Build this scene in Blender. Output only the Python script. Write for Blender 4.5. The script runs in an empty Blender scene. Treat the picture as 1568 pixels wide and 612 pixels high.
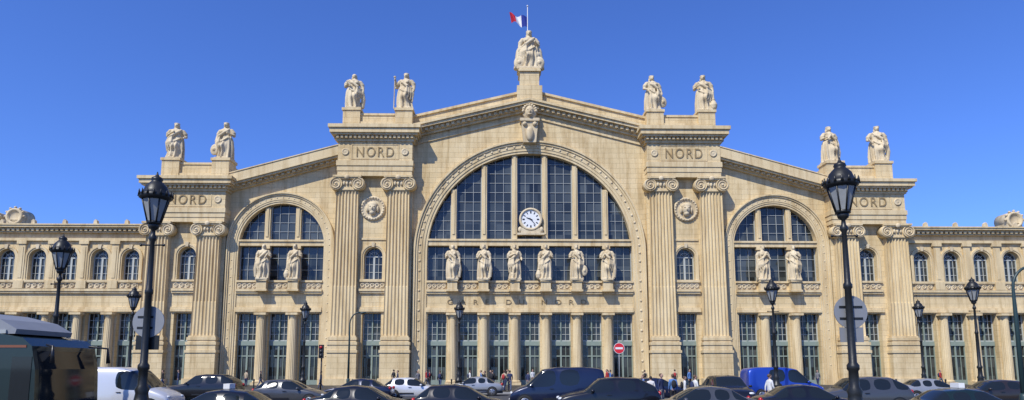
import bpy, bmesh, math, random
from math import sin, cos, tan, pi, radians, sqrt
from mathutils import Vector, Matrix
random.seed(7)
scn=bpy.context.scene
COL=scn.collection

# ------------------------------------------------ survey helpers (photo -> metres on real planes)
TH=radians(7.4); F=1000.0; D=75.0; ZC=2.0
PH=562-F*tan(TH)
CX=-2.08
def T(py,y=0.0): return (D+y)/(cos(TH)-((PH-py)/F)*sin(TH))
def Z(py,y=0.0): return ZC+T(py,y)*(sin(TH)+((PH-py)/F)*cos(TH))
def H(h,py,y=0.0): return T(py,y)*h/F
def WX(px,py,y): return CX+T(py,y)*(px-784)/F

# ------------------------------------------------ mesh builder
class MB:
    def __init__(s): s.v=[];s.f=[];s.m=[];s.s=[]
    def add(s,vs,fs,m=0,sm=False):
        o=len(s.v); s.v+= [tuple(v) for v in vs]
        for f in fs: s.f.append(tuple(i+o for i in f)); s.m.append(m); s.s.append(sm)
    def box(s,x0,x1,y0,y1,z0,z1,m=0):
        if x0>x1:x0,x1=x1,x0
        if y0>y1:y0,y1=y1,y0
        if z0>z1:z0,z1=z1,z0
        s.add([(x0,y0,z0),(x1,y0,z0),(x1,y1,z0),(x0,y1,z0),(x0,y0,z1),(x1,y0,z1),(x1,y1,z1),(x0,y1,z1)],
              [(0,3,2,1),(4,5,6,7),(0,1,5,4),(1,2,6,5),(2,3,7,6),(3,0,4,7)],m)
    def prism(s,pts,y0,y1,m=0):
        n=len(pts)
        s.add([(x,y0,z) for x,z in pts]+[(x,y1,z) for x,z in pts],
              [tuple(range(n)),tuple(range(2*n-1,n-1,-1))]+[(i,(i+1)%n,n+(i+1)%n,n+i) for i in range(n)],m)
    def lathe(s,cx,cy,prof,n=16,m=0,sm=True,flute=0,ph=0.0):
        vs=[];fs=[]
        for r,z in prof:
            for i in range(n):
                a=2*pi*i/n+ph
                rr=r*(1-flute*(i%2))
                vs.append((cx+rr*cos(a),cy+rr*sin(a),z))
        for k in range(len(prof)-1):
            for i in range(n):
                j=(i+1)%n
                fs.append((k*n+i,k*n+j,(k+1)*n+j,(k+1)*n+i))
        fs.append(tuple(range(n-1,-1,-1))); L=(len(prof)-1)*n
        fs.append(tuple(range(L,L+n)))
        s.add(vs,fs,m,sm)
    def disc_y(s,cx,cz,prof,n=24,m=0,sm=True):   # lathe round Y axis; prof (r,y)
        vs=[];fs=[]
        for r,y in prof:
            for i in range(n):
                a=2*pi*i/n; vs.append((cx+r*cos(a),y,cz+r*sin(a)))
        for k in range(len(prof)-1):
            for i in range(n):
                j=(i+1)%n; fs.append((k*n+i,k*n+j,(k+1)*n+j,(k+1)*n+i))
        fs.append(tuple(range(n))); L=(len(prof)-1)*n; fs.append(tuple(range(L+n-1,L-1,-1)))
        s.add(vs,fs,m,sm)
    def tube(s,pts,rad,n=8,m=0,sy=1.0):
        pts=[Vector(p) for p in pts]
        if not hasattr(rad,'__len__'): rad=[rad]*len(pts)
        vs=[];fs=[]
        for k,p in enumerate(pts):
            d=(pts[min(k+1,len(pts)-1)]-pts[max(k-1,0)]).normalized()
            a=Vector((0,1,0)) if abs(d.y)<.9 else Vector((1,0,0))
            u=d.cross(a).normalized(); w=d.cross(u)
            for i in range(n):
                t=2*pi*i/n; vs.append(p+u*cos(t)*rad[k]+w*sin(t)*rad[k]*sy)
        for k in range(len(pts)-1):
            for i in range(n):
                j=(i+1)%n; fs.append((k*n+i,k*n+j,(k+1)*n+j,(k+1)*n+i))
        fs.append(tuple(range(n-1,-1,-1))); L=(len(pts)-1)*n; fs.append(tuple(range(L,L+n)))
        s.add(vs,fs,m,True)
    def ell(s,c,r,m=0,nu=12,nv=8):
        vs=[];fs=[]
        for k in range(1,nv):
            a=pi*k/nv
            for i in range(nu):
                t=2*pi*i/nu; vs.append((c[0]+r[0]*sin(a)*cos(t),c[1]+r[1]*sin(a)*sin(t),c[2]+r[2]*cos(a)))
        top=len(vs); vs.append((c[0],c[1],c[2]+r[2])); vs.append((c[0],c[1],c[2]-r[2]))
        for k in range(nv-2):
            for i in range(nu):
                j=(i+1)%nu; fs.append((k*nu+i,(k+1)*nu+i,(k+1)*nu+j,k*nu+j))
        for i in range(nu):
            j=(i+1)%nu; fs.append((top,i,j)); fs.append((top+1,(nv-2)*nu+j,(nv-2)*nu+i))
        s.add(vs,fs,m,True)
    def band(s,inner,outer,y0,y1,m=0,closed=False):  # lists of (x,z)
        n=len(inner)
        vs=[(x,y0,z) for x,z in inner]+[(x,y0,z) for x,z in outer]+[(x,y1,z) for x,z in inner]+[(x,y1,z) for x,z in outer]
        fs=[]
        for i in range(n if closed else n-1):
            j=(i+1)%n
            fs+=[(i,j,n+j,n+i),(2*n+i,3*n+i,3*n+j,2*n+j),(i,2*n+i,2*n+j,j),(n+i,n+j,3*n+j,3*n+i)]
        if not closed:
            fs+=[(0,n,3*n,2*n),(n-1,3*n-1,4*n-1,2*n-1)]
        s.add(vs,fs,m)
    def mesh(s,name,mats):
        me=bpy.data.meshes.new(name); me.from_pydata(s.v,[],s.f)
        for mt in mats: me.materials.append(mt)
        me.polygons.foreach_set('material_index',s.m); me.polygons.foreach_set('use_smooth',s.s)
        bm=bmesh.new(); bm.from_mesh(me); bmesh.ops.recalc_face_normals(bm,faces=bm.faces); bm.to_mesh(me); bm.free()
        me.update(); return me
    def obj(s,name,mats,parent=None):
        o=bpy.data.objects.new(name,s.mesh(name,mats)); COL.objects.link(o)
        if parent: o.parent=parent
        return o
def empty(name,loc=(0,0,0),rz=0):
    e=bpy.data.objects.new(name,None); COL.objects.link(e); e.location=loc; e.rotation_euler=(0,0,rz); return e
def evalmesh(o):
    dg=bpy.context.evaluated_depsgraph_get(); dg.update()
    return bpy.data.meshes.new_from_object(o.evaluated_get(dg))

# ------------------------------------------------ materials
def mat(name,col,rough=.6,metal=0.0,noise=0.0,nscale=3.0,spec=.5,coat=0):
    m=bpy.data.materials.new(name); m.use_nodes=True; nt=m.node_tree; b=nt.nodes['Principled BSDF']
    b.inputs['Base Color'].default_value=(*col,1); b.inputs['Roughness'].default_value=rough; b.inputs['Metallic'].default_value=metal
    b.inputs['Specular IOR Level'].default_value=spec; b.inputs['Coat Weight'].default_value=coat
    if noise>0:
        n=nt.nodes.new('ShaderNodeTexNoise'); n.inputs['Scale'].default_value=nscale; n.inputs['Detail'].default_value=6
        tc=nt.nodes.new('ShaderNodeTexCoord'); nt.links.new(tc.outputs['Object'],n.inputs['Vector'])
        mx=nt.nodes.new('ShaderNodeMix'); mx.data_type='RGBA'
        mx.inputs[6].default_value=(*[c*(1-noise) for c in col],1); mx.inputs[7].default_value=(*[min(1,c*(1+noise)) for c in col],1)
        nt.links.new(n.outputs['Fac'],mx.inputs[0]); nt.links.new(mx.outputs[2],b.inputs['Base Color'])
        bp=nt.nodes.new('ShaderNodeBump'); bp.inputs['Strength'].default_value=.25; bp.inputs['Distance'].default_value=.02
        nt.links.new(n.outputs['Fac'],bp.inputs['Height']); nt.links.new(bp.outputs['Normal'],b.inputs['Normal'])
    return m
def stone(name,c1,c2,joints=True,bumpd=.02):
    m=bpy.data.materials.new(name); m.use_nodes=True; nt=m.node_tree; N=nt.nodes; L=nt.links; b=N['Principled BSDF']
    b.inputs['Roughness'].default_value=.85; b.inputs['Specular IOR Level'].default_value=.2
    g=N.new('ShaderNodeNewGeometry'); sp=N.new('ShaderNodeSeparateXYZ'); L.new(g.outputs['Position'],sp.inputs[0])
    ad=N.new('ShaderNodeMath'); L.new(sp.outputs[0],ad.inputs[0]); L.new(sp.outputs[1],ad.inputs[1])
    cb=N.new('ShaderNodeCombineXYZ'); L.new(ad.outputs[0],cb.inputs[0]); L.new(sp.outputs[2],cb.inputs[1])
    def mixc(bl,fac,a,bb):
        x=N.new('ShaderNodeMix'); x.data_type='RGBA'; x.blend_type=bl
        for inp,v in ((0,fac),(6,a),(7,bb)):
            if isinstance(v,(int,float)): x.inputs[inp].default_value=v
            elif isinstance(v,tuple): x.inputs[inp].default_value=v
            else: L.new(v,x.inputs[inp])
        return x.outputs[2]
    def noise(scale,det,vec,rough=.6):
        n=N.new('ShaderNodeTexNoise'); n.inputs['Scale'].default_value=scale; n.inputs['Detail'].default_value=det; n.inputs['Roughness'].default_value=rough
        L.new(vec,n.inputs['Vector']); return n.outputs['Fac']
    def ramp(fac,p0,c0,p1,c1_):
        r=N.new('ShaderNodeValToRGB'); r.color_ramp.elements[0].position=p0; r.color_ramp.elements[0].color=(*c0,1)
        r.color_ramp.elements[1].position=p1; r.color_ramp.elements[1].color=(*c1_,1); L.new(fac,r.inputs[0]); return r.outputs[0]
    h=noise(6,8,g.outputs['Position'])
    if joints:
        br=N.new('ShaderNodeTexBrick'); L.new(cb.outputs[0],br.inputs['Vector'])
        br.inputs['Scale'].default_value=1; br.inputs['Brick Width'].default_value=1.5; br.inputs['Row Height'].default_value=.62
        br.inputs['Mortar Size'].default_value=.011; br.inputs['Mortar Smooth'].default_value=.3; br.inputs['Bias'].default_value=-.1
        br.inputs['Color1'].default_value=(*c1,1); br.inputs['Color2'].default_value=(*c2,1)
        br.inputs['Mortar'].default_value=(*[c*.66 for c in c2],1)
        base=br.outputs['Color']
    else:
        base=mixc('MIX',h,(*c1,1),(*c2,1))
    big=noise(.22,5,g.outputs['Position'])
    base=mixc('MULTIPLY',1.0,base,ramp(big,.3,(.90,.86,.79),.65,(1.02,1.02,1.02)))
    mp=N.new('ShaderNodeMapping'); mp.inputs['Scale'].default_value=(1.6,1.6,.16); L.new(g.outputs['Position'],mp.inputs[0])
    st=noise(1.0,6,mp.outputs[0],.65)
    base=mixc('MULTIPLY',.7,base,ramp(st,.34,(.64,.57,.47),.54,(1,1,1)))
    fine=noise(14,6,g.outputs['Position'],.7)
    base=mixc('MULTIPLY',.6,base,ramp(fine,.3,(.75,.72,.66),.6,(1.03,1.03,1.03)))
    L.new(base,b.inputs['Base Color'])
    bp=N.new('ShaderNodeBump'); bp.inputs['Strength'].default_value=.6; bp.inputs['Distance'].default_value=bumpd
    if joints:
        sb=N.new('ShaderNodeMath'); sb.operation='SUBTRACT'; L.new(fine,sb.inputs[0]); L.new(br.outputs['Fac'],sb.inputs[1]); L.new(sb.outputs[0],bp.inputs['Height'])
    else: L.new(fine,bp.inputs['Height'])
    L.new(bp.outputs[0],b.inputs['Normal'])
    return m
STONE=stone('limestone_ashlar',(.73,.595,.36),(.66,.53,.31))
TRIM=stone('limestone_trim',(.75,.62,.385),(.65,.525,.315),False)
CARVE=stone('limestone_statue',(.73,.63,.44),(.60,.51,.35),False,.03)
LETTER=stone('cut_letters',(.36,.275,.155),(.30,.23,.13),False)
def glassmat(name,c1,c2,pw,phh,jit=.03,rough=.06):
    m=bpy.data.materials.new(name); m.use_nodes=True; nt=m.node_tree; N=nt.nodes; L=nt.links; b=N['Principled BSDF']
    g=N.new('ShaderNodeNewGeometry'); mp=N.new('ShaderNodeMapping'); mp.inputs['Scale'].default_value=(1/pw,.001,1/phh); L.new(g.outputs['Position'],mp.inputs[0])
    fl=N.new('ShaderNodeVectorMath'); fl.operation='FLOOR'; L.new(mp.outputs[0],fl.inputs[0])
    w=N.new('ShaderNodeTexWhiteNoise'); L.new(fl.outputs[0],w.inputs['Vector'])
    n=N.new('ShaderNodeTexNoise'); n.inputs['Scale'].default_value=.25; L.new(g.outputs['Position'],n.inputs['Vector'])
    mu=N.new('ShaderNodeMath'); mu.operation='MULTIPLY'; L.new(w.outputs['Value'],mu.inputs[0]); L.new(n.outputs['Fac'],mu.inputs[1])
    x=N.new('ShaderNodeMix'); x.data_type='RGBA'; x.inputs[6].default_value=(*c1,1); x.inputs[7].default_value=(*c2,1); L.new(mu.outputs[0],x.inputs[0]); L.new(x.outputs[2],b.inputs['Base Color'])
    s1=N.new('ShaderNodeVectorMath'); s1.operation='SUBTRACT'; L.new(w.outputs['Color'],s1.inputs[0]); s1.inputs[1].default_value=(.5,.5,.5)
    s2=N.new('ShaderNodeVectorMath'); s2.operation='SCALE'; s2.inputs['Scale'].default_value=jit; L.new(s1.outputs[0],s2.inputs[0])
    s3=N.new('ShaderNodeVectorMath'); L.new(g.outputs['Normal'],s3.inputs[0]); L.new(s2.outputs[0],s3.inputs[1])
    s4=N.new('ShaderNodeVectorMath'); s4.operation='NORMALIZE'; L.new(s3.outputs[0],s4.inputs[0]); L.new(s4.outputs[0],b.inputs['Normal'])
    b.inputs['Roughness'].default_value=rough
    return m
GLASS=glassmat('window_glass',(.014,.018,.02),(.13,.15,.15),.98,1.25,.05)
GLASSD=glassmat('door_glass',(.008,.010,.010),(.12,.13,.12),.75,1.0,.05)
FRAME=mat('window_frame_paint',(.34,.36,.34),.5,noise=.15)
FRAMEL=mat('light_frame_paint',(.42,.44,.40),.5,noise=.1)
GREEN=mat('green_door_paint',(.22,.27,.225),.5,noise=.15)
IRON=mat('dark_cast_iron',(.016,.017,.016),.42,.2,noise=.3,nscale=9)
LGLASS=mat('lantern_glass',(.28,.29,.28),.15,noise=.2,nscale=4)
ZINC=mat('zinc_roof',(.23,.25,.27),.5,.3,noise=.15)
GREY=mat('sign_back_grey',(.24,.25,.26),.55,.2,noise=.12)
WHITE=mat('white_enamel',(.75,.75,.72),.4)
BLACK=mat('black_paint',(.012,.012,.013),.4)
RED=mat('red_sign_paint',(.6,.02,.03),.4)
RUBBER=mat('rubber',(.02,.02,.02),.85)
ALLOY=mat('alloy_wheel',(.35,.35,.36),.35,.8)
CGLASS=mat('car_glass',(.012,.016,.018),.05)
HEADL=mat('headlamp',(.6,.62,.62),.15)
TAILL=mat('tail_lamp',(.35,.01,.01),.25)
PLATE=mat('number_plate',(.7,.7,.65),.5)

# ------------------------------------------------ station
ST=empty('railway_station')
P_in0=H(179,300,-.5); P_in1=H(294,300,-.5)
P_out0=H(462,345,-.5); P_out1=H(581,345,-.5)
WALLB=0.9
Zhead=Z(480,0)
Zsill=Z(431,0)
def arch(cx,half,zb,zc,n=36):
    pts=[(cx-half,zb),(cx+half,zb)]
    for i in range(n+1):
        a=pi*i/n; pts.append((cx+half*cos(a),zc+half*sin(a)))
    return pts
def rect(x0,x1,z0,z1): return [(x0,z0),(x1,z0),(x1,z1),(x0,z1)]
def wall(name,outer,holes,y0,y1,m=STONE):
    cu=bpy.data.curves.new(name,'CURVE'); cu.dimensions='2D'; cu.fill_mode='BOTH'; cu.extrude=(y1-y0)/2
    for pl in [outer]+holes:
        sp=cu.splines.new('POLY'); sp.points.add(len(pl)-1)
        for p,(x,z) in zip(sp.points,pl): p.co=(x,z,0,1)
        sp.use_cyclic_u=True
    o=bpy.data.objects.new('tmp',cu); COL.objects.link(o)
    me=evalmesh(o); bpy.data.objects.remove(o)
    ym=(y0+y1)/2
    for v in me.vertices:
        x,y,z=v.co; v.co=(x,ym-z,y)
    me.materials.clear(); me.materials.append(m)
    for p in me.polygons: p.use_smooth=False; p.material_index=0
    o=bpy.data.objects.new(name,me); COL.objects.link(o); o.parent=ST
    return o

frames=MB(); glass=MB(); doors=MB(); trim=MB(); carve=MB(); stn=MB()
def glazing(x0,x1,z0,z1,y,nx,nz,bw=.07,circ=None,m=0,edge=.14):
    """bars clipped to circle circ=(cx,cz,r)"""
    def top(x):
        if not circ: return z1
        cx,cz,r=circ; d=r*r-(x-cx)**2
        return min(z1,cz+sqrt(d)) if d>0 else cz
    for i in range(nx+1):
        x=x0+(x1-x0)*i/nx; w=edge if i in(0,nx) else bw
        xx=min(max(x,x0+w/2),x1-w/2)
        t=min(top(xx-w/2),top(xx+w/2))
        if t>z0+.1: frames.box(xx-w/2,xx+w/2,y-.10,y-.02,z0,t,m)
    for k in range(nz+1):
        z=z0+(z1-z0)*k/nz; w=edge if k==0 else bw
        if k==0: z+=w/2
        a,b=x0,x1
        if circ:
            cx,cz,r=circ
            if z>cz:
                d=r*r-(z-cz)**2
                if d<=0: continue
                a=max(a,cx-sqrt(d)); b=min(b,cx+sqrt(d))
        if b-a>.15: frames.box(a,b,y-.085,y-.025,z-w/2,z+w/2,m)
def archring(mb,cx,cz,r0,r1,y0,y1,zleg=None,n=48,m=0):
    inn=[];out=[]
    if zleg is not None: inn.append((cx+r0,zleg)); out.append((cx+r1,zleg))
    for i in range(n+1):
        a=pi*i/n; inn.append((cx+r0*cos(a),cz+r0*sin(a))); out.append((cx+r1*cos(a),cz+r1*sin(a)))
    if zleg is not None: inn.append((cx-r0,zleg)); out.append((cx-r1,zleg))
    mb.band(inn,out,y0,y1,m)
def boss(cx,y,cz,r): carve.ell((cx,y,cz),(r,r*.6,r),0,8,6)
def door(cx,half,ztop,y,kind=0):
    """tall ground floor glazed opening"""
    zt=Z(522,0); zm=Z(545,0)
    glass.box(cx-half-.05,cx+half+.05,y,y+.05,0,ztop+.05,1)
    glazing(cx-half,cx+half,zt,ztop,y,4,4,.05,None,1,.12)
    doors.box(cx-half,cx+half,y-.20,y-.005,zt-.50,zt,0)
    doors.box(cx-.07,cx+.07,y-.18,y-.004,zt+.002,ztop,0)
    n=2
    w=2*half/n
    for i in range(n):
        a=cx-half+i*w; b=a+w
        for (p,q) in ((a,a+.10),(b-.10,b)): doors.box(p,q,y-.12,y-.01,0.0,zt-.505,0)
        doors.box(a+.105,b-.105,y-.11,y-.012,0.02,.55,0)
        doors.box(a+.105,b-.105,y-.11,y-.012,zm-.06,zm+.08,0)
        doors.box((a+b)/2-.03,(a+b)/2+.03,y-.10,y-.014,.551,zm-.07,0)
        doors.box((a+b)/2-.03,(a+b)/2+.03,y-.10,y-.014,zm+.09,zt-.51,0)
def column(cx,cy,z0,z1,r):
    trim.box(cx-r*1.35,cx+r*1.35,cy-r*1.35,cy+r*1.35,z0,z0+.3)
    trim.lathe(cx,cy,[(r*1.3,z0+.302),(r*1.33,z0+.4),(r*1.15,z0+.5),(r*1.05,z0+.55)],20)
    hh=z1-z0
    trim.lathe(cx,cy,[(r*1.02,z0+.552),(r,z0+hh*.35),(r*.86,z1-.62)],36,0,False,.07)
    trim.lathe(cx,cy,[(r*.88,z1-.618),(r*.95,z1-.57),(r*.88,z1-.5),(r*.9,z1-.42),(r*1.22,z1-.26)],20)
    trim.box(cx-r*1.3,cx+r*1.3,cy-r*1.3,cy+r*1.3,z1-.258,z1-.003)

# ---- centre bay wall
Rg=H(157,385); Zc=Z(387)
Xw=P_in0+.6
zr0=Z(140,0); zr1=Z(181,0)
half_d=H(15,520); pitch=H(47,400)
h0=[arch(0,Rg,Zsill,Zc,64)]
for k in range(-3,4): h0.append(rect(k*pitch-half_d,k*pitch+half_d,-.5,Zhead))
wall('central_bay_wall',[(-Xw,-1),(Xw,-1),(Xw,zr1),(0,zr0),(-Xw,zr1)],h0,0,WALLB)
for k in range(-3,4): door(k*pitch,half_d,Zhead,.75)
for k in (-2.5,-1.5,-.5,.5,1.5,2.5): column(k*pitch,-.25,.0,Z(479,-.5),.52)
glass.prism(arch(0,Rg+.1,Zsill-.1,Zc,64),.7,.75,0)
Ztr0=Z(376); Ztr1=Z(366)
mx=[k*pitch for k in (-2.5,-1.5,-.5,.5,1.5,2.5)]
mw=H(4,380)
xs=[-Rg]+mx+[Rg]
for i in range(7):
    a=xs[i]+(mw if i>0 else 0); b=xs[i+1]-(mw if i<6 else 0)
    glazing(a,b,Ztr1,Zc+Rg,.7,3,9,.05,(0,Zc,Rg),0,.11)
    glazing(a,b,Zsill,Ztr0,.7,3,3,.05,None,0,.11)
for x in mx:
    zt=Zc+sqrt(Rg**2-(abs(x)+mw)**2)
    trim.box(x-mw,x+mw,.15,.72,Ztr1,zt+.05)
    trim.box(x-mw*.45,x+mw*.45,.06,.16,Ztr1+.6,zt-.1)
    trim.box(x-mw*1.1,x+mw*1.1,.12,.72,Zsill,Ztr0)
    trim.box(x-mw*1.5,x+mw*1.5,-.02,.55,Ztr0-.35,Ztr0-.003)
trim.box(-Rg,Rg,.02,.69,Ztr0,Ztr1-.22); trim.box(-Rg-.05,Rg+.05,-.12,.68,Ztr1-.218,Ztr1)
Ro=H(177,385)
for (a,b,yf) in ((Rg,Rg+.28,-.10),(Rg+.282,Rg+.60,-.18),(Rg+.602,Ro-.45,-.24),(Ro-.448,Ro-.2,-.36),(Ro-.198,Ro,-.50)):
    archring(trim,0,Zc,a,b,yf,.05,0.0,72)
rb=(Rg+.6+Ro-.45)/2
n=44
for i in range(n+1):
    a=pi*i/n; boss(rb*cos(a),-.25,Zc+rb*sin(a),.15)
z=Zc-1.0
while z>1.5:
    for s in(-1,1): boss(s*rb,-.25,z,.15)
    z-=1.15
# keystone with head
zk0=Z(218,-.8); zk1=Z(186,-.8)
carve.prism([(-.75,zk0),(.75,zk0),(1.0,zk1),(-1.0,zk1)],-.95,.0)
carve.box(-1.15,1.15,-1.15,.0,zk1+.002,zk1+.35)
carve.ell((0,-1.0,zk0+1.0),(.5,.35,.9)); carve.ell((-.6,-1,zk1-.35),(.28,.28,.28)); carve.ell((.6,-1,zk1-.35),(.28,.28,.28))
carve.ell((0,-.95,zk1+1.15),(.55,.5,.75)); carve.ell((0,-.75,zk1+1.15),(.85,.4,.95)); carve.ell((0,-1.42,zk1+1.05),(.1,.16,.2))
carve.ell((-.2,-1.33,zk1+1.3),(.14,.1,.07));carve.ell((.2,-1.33,zk1+1.3),(.14,.1,.07));carve.ell((0,-1.3,zk1+.72),(.3,.2,.14))
for i in range(9):
    a=pi*i/8; carve.ell((.75*cos(a),-.95,zk1+1.25+.75*sin(a)),(.2,.25,.2),0,8,6)
def rake(xa,za,xb,zb,t0,t1,y0,y1,mb=trim,m=0):
    mb.prism([(xa,za+t0),(xb,zb+t0),(xb,zb+t1),(xa,za+t1)],y0,y1,m)
def rakeset(xa,xb,pa,pb,s,thick,dent=True,par=True):
    za=Z(pa,-.6); zb=Z(pb,-.6)
    A=s*xa; B=s*xb
    t=thick
    if par:
        rake(A,za,B,zb,-t*.52,-.28,-.22,1.3,stn)
        rake(A,za,B,zb,-.278,0,-.42,1.5)
    else:
        rake(A,za,B,zb,-t*.52,0,-1.28,1.3,trim)
        rake(A,za,B,zb,.002,.12,-1.36,1.4,trim)
    rake(A,za,B,zb,-t*.62,-t*.522,-1.30,1.2)
    rake(A,za,B,zb,-t*.74,-t*.622,-1.12,1.1)
    rake(A,za,B,zb,-t*.90,-t*.742,-.58,1.05)
    rake(A,za,B,zb,-t*1.0,-t*.902,-.38,1.03)
    if dent:
        n=int(abs(xb-xa)/.62)
        for i in range(n):
            f=(i+.5)/n; x=A+(B-A)*f; zz=za+(zb-za)*f
            trim.box(x-.17,x+.17,-.86,-.578,zz-t*.88,zz-t*.765)
for s in(1,-1):
    rakeset(0.0,P_in0+.7,135,177.5,s,H(35,160))
    za=Z(176,-.2); zb=Z(219,-.2)
    rake(0,za,s*P_in0,zb,-.25,0,-.16,.02)
# side bays
Xs=H(378.5,380); Rs=H(64.5,380); Zcs=Z(376); Rso=H(81,380)
sm_=H(4.0,380)
for s in(1,-1):
    cx=s*Xs
    hs=[arch(cx,Rs,Zsill,Zcs,40)]
    for k in(-1,0,1): hs.append(rect(cx+k*pitch-half_d,cx+k*pitch+half_d,-.5,Zhead))
    za=Z(232,0); zb=Z(279,0)
    xa=P_in1-.5; xb=P_out0+.5
    pl=[(s*xa,-1),(s*xb,-1),(s*xb,zb),(s*xa,za)]
    wall('side_bay_wall',pl,hs,0,WALLB)
    for k in(-1,0,1): door(cx+k*pitch,half_d,Zhead,.75)
    for k in(-.5,.5): column(cx+k*pitch,-.25,0,Z(479,-.5),.52)
    glass.prism(arch(cx,Rs+.1,Zsill-.1,Zcs,40),.7,.75,0)
    q=[cx-Rs,cx-pitch/2,cx+pitch/2,cx+Rs]
    zt0=Z(377); zt1=Z(368)
    for i in range(3):
        a=q[i]+(sm_ if i>0 else 0); b=q[i+1]-(sm_ if i<2 else 0)
        glazing(a,b,zt1,Zcs+Rs,.7,3,4,.05,(cx,Zcs,Rs),0,.11)
        glazing(a,b,Zsill,zt0,.7,3,3,.05,None,0,.11)
    for x in q[1:3]:
        zt=Zcs+sqrt(Rs**2-(abs(x-cx)+sm_)**2)
        trim.box(x-sm_,x+sm_,.15,.72,zt1,zt+.05); trim.box(x-sm_*1.1,x+sm_*1.1,.12,.72,Zsill,zt0)
        trim.box(x-sm_*.45,x+sm_*.45,.06,.16,zt1+.4,zt-.1)
        trim.box(x-sm_*1.5,x+sm_*1.5,-.02,.55,zt0-.35,zt0-.003)
    trim.box(cx-Rs,cx+Rs,.02,.69,zt0,zt1-.22); trim.box(cx-Rs-.05,cx+Rs+.05,-.12,.68,zt1-.218,zt1)
    for (a,b,yf) in ((Rs,Rs+.22,-.10),(Rs+.222,Rs+.42,-.17),(Rs+.422,Rso-.32,-.22),(Rso-.318,Rso-.14,-.34),(Rso-.138,Rso,-.46)):
        archring(trim,cx,Zcs,a,b,yf,.05,0.0,56)
    rb2=(Rs+.42+Rso-.32)/2
    for i in range(27):
        a=pi*i/26; boss(cx+rb2*cos(a),-.22,Zcs+rb2*sin(a),.09)
    z=Zcs-.8
    while z>1.5:
        for t in(-1,1): boss(cx+t*rb2,-.22,z,.09)
        z-=1.0
    rakeset(P_in1-.4,P_out0+.4,225.5,272.5,s,H(24,250),True,False)

def bands(x0,x1,y,ledge=True):
    trim.box(x0,x1,y-.34,y-.003,Z(447,0)-.0,Z(443.5,0)); trim.box(x0,x1,y-.22,y-.002,Z(450,0),Z(447,0)-.002)
    trim.box(x0,x1,y-.16,y-.001,Z(474,0),Z(471,0)); trim.box(x0,x1,y-.24,y-.0015,Z(478,0),Z(474,0)-.002)
    if ledge:
        trim.box(x0,x1,y-.26,y-.002,Z(433,0),Z(430,0))
def guilloche(x0,x1,y,m=0):
    z0=Z(442.5,0); z1=Z(433.5,0); zc=(z0+z1)/2; r=(z1-z0)*.36
    carve.box(x0,x1,y-.08,y-.001,z0,z1)
    n=max(2,int((x1-x0)/(r*2.2)))
    for i in range(n):
        x=x0+(x1-x0)*(i+.5)/n
        carve.disc_y(x,zc,[(r,y-.079),(r,y-.17),(r*.72,y-.18),(r*.6,y-.09),(r*.25,y-.09),(r*.2,y-.15)],10)
bands(-Rg+.0,Rg,0)
for i in range(7):
    a=xs[i]+(.75 if i>0 else .1); b=xs[i+1]-(.75 if i<6 else .1)
    guilloche(a,b,0)
def pedestal(x):
    trim.box(x-.68,x+.68,-1.05,-.35,Z(446,-.8),Z(443,-.8))
    trim.box(x-.56,x+.56,-.98,-.351,Z(443,-.8)+.002,Z(431,-.8))
    trim.box(x-.64,x+.64,-1.12,-.352,Z(431,-.8)+.002,Z(429,-.8))
    trim.box(x-.5,x+.5,-.349,.2,Z(446,-.8),Z(430,-.8))
for x in mx: pedestal(x)
for s in(1,-1):
    cx=s*Xs
    bands(cx-Rs,cx+Rs,0)
    q=[cx-Rs,cx-pitch/2,cx+pitch/2,cx+Rs]
    for i in range(3): guilloche(q[i]+(.75 if i>0 else .1),q[i+1]-(.75 if i<2 else .1),0)
    pedestal(q[1]); pedestal(q[2])

# pavilions
def pilaster(cx,zb,zt,w,y0,y1):
    nf=7; pts=[]
    fw=w/nf; 
    for i in range(nf):
        a=-w/2+i*fw
        pts.append((a+fw*.10,0)); 
        for k in range(1,6):
            t=k/6; pts.append((a+fw*(.1+.8*t),sin(pi*t)))
        pts.append((a+fw*.90,0))
    lv=[(zb,1.09,.12),(zb+(zt-zb)*.33,1.05,.12),(zb+(zt-zb)*.335,1.05,fw*.5),(zt-.25,1.0,fw*.5),(zt-.2,1.0,0.0),(zt,1.0,0.0)]
    vs=[];fs=[];n=len(pts)+2
    for z,k,dp in lv:
        vs.append((cx-w/2*k,y0,z))
        for x,d in pts: vs.append((cx+x*k,y1+d*dp,z))
        vs.append((cx+w/2*k,y0,z))
    for l in range(len(lv)-1):
        for i in range(n-1): fs.append((l*n+i,l*n+i+1,(l+1)*n+i+1,(l+1)*n+i))
    trim.add(vs,fs,0,False)
def ionic(cx,zb,zt,w,y0,y1):
    hh=zt-zb; r=hh*.44
    trim.box(cx-w/2-.12,cx+w/2+.12,y1-.12,y0,zb,zb+.16)
    trim.box(cx-w/2,cx+w/2,y1-.06,y0,zb+.162,zt-.42)
    n=7
    for i in range(n):
        x=cx-w/2+w*(i+.5)/n; carve.ell((x,y1-.12,zb+.45*hh),(w/n*.4,.16,hh*.16),0,8,6)
    trim.box(cx-w/2-.15,cx+w/2+.15,y1-.30,y0+.01,zt-.418,zt-.24)
    trim.box(cx-w/2-.35,cx+w/2+.35,y1-.42,y0+.02,zt-.238,zt-.003)
    for s in(1,-1):
        vx=cx+s*(w/2+.0); vz=zb+hh*.42
        trim.disc_y(vx,vz,[(r,y0),(r,y1-.28),(r*.93,y1-.34),(r*.9,y1-.27)],28)
        pts=[];rad=[]
        for k in range(46):
            t=k/45; a=pi/2+s*t*2*pi*2.1*-1; rr=r*(.88-.74*t)
            pts.append((vx+rr*cos(a),y1-.30,vz+rr*sin(a))); rad.append(.085*(1-.5*t))
        carve.tube(pts,rad,6); carve.ell((vx,y1-.3,vz),(.14,.14,.14),0,8,6)
    carve.ell((cx,y1-.35,zt-.25),(.32,.2,.3))
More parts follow.
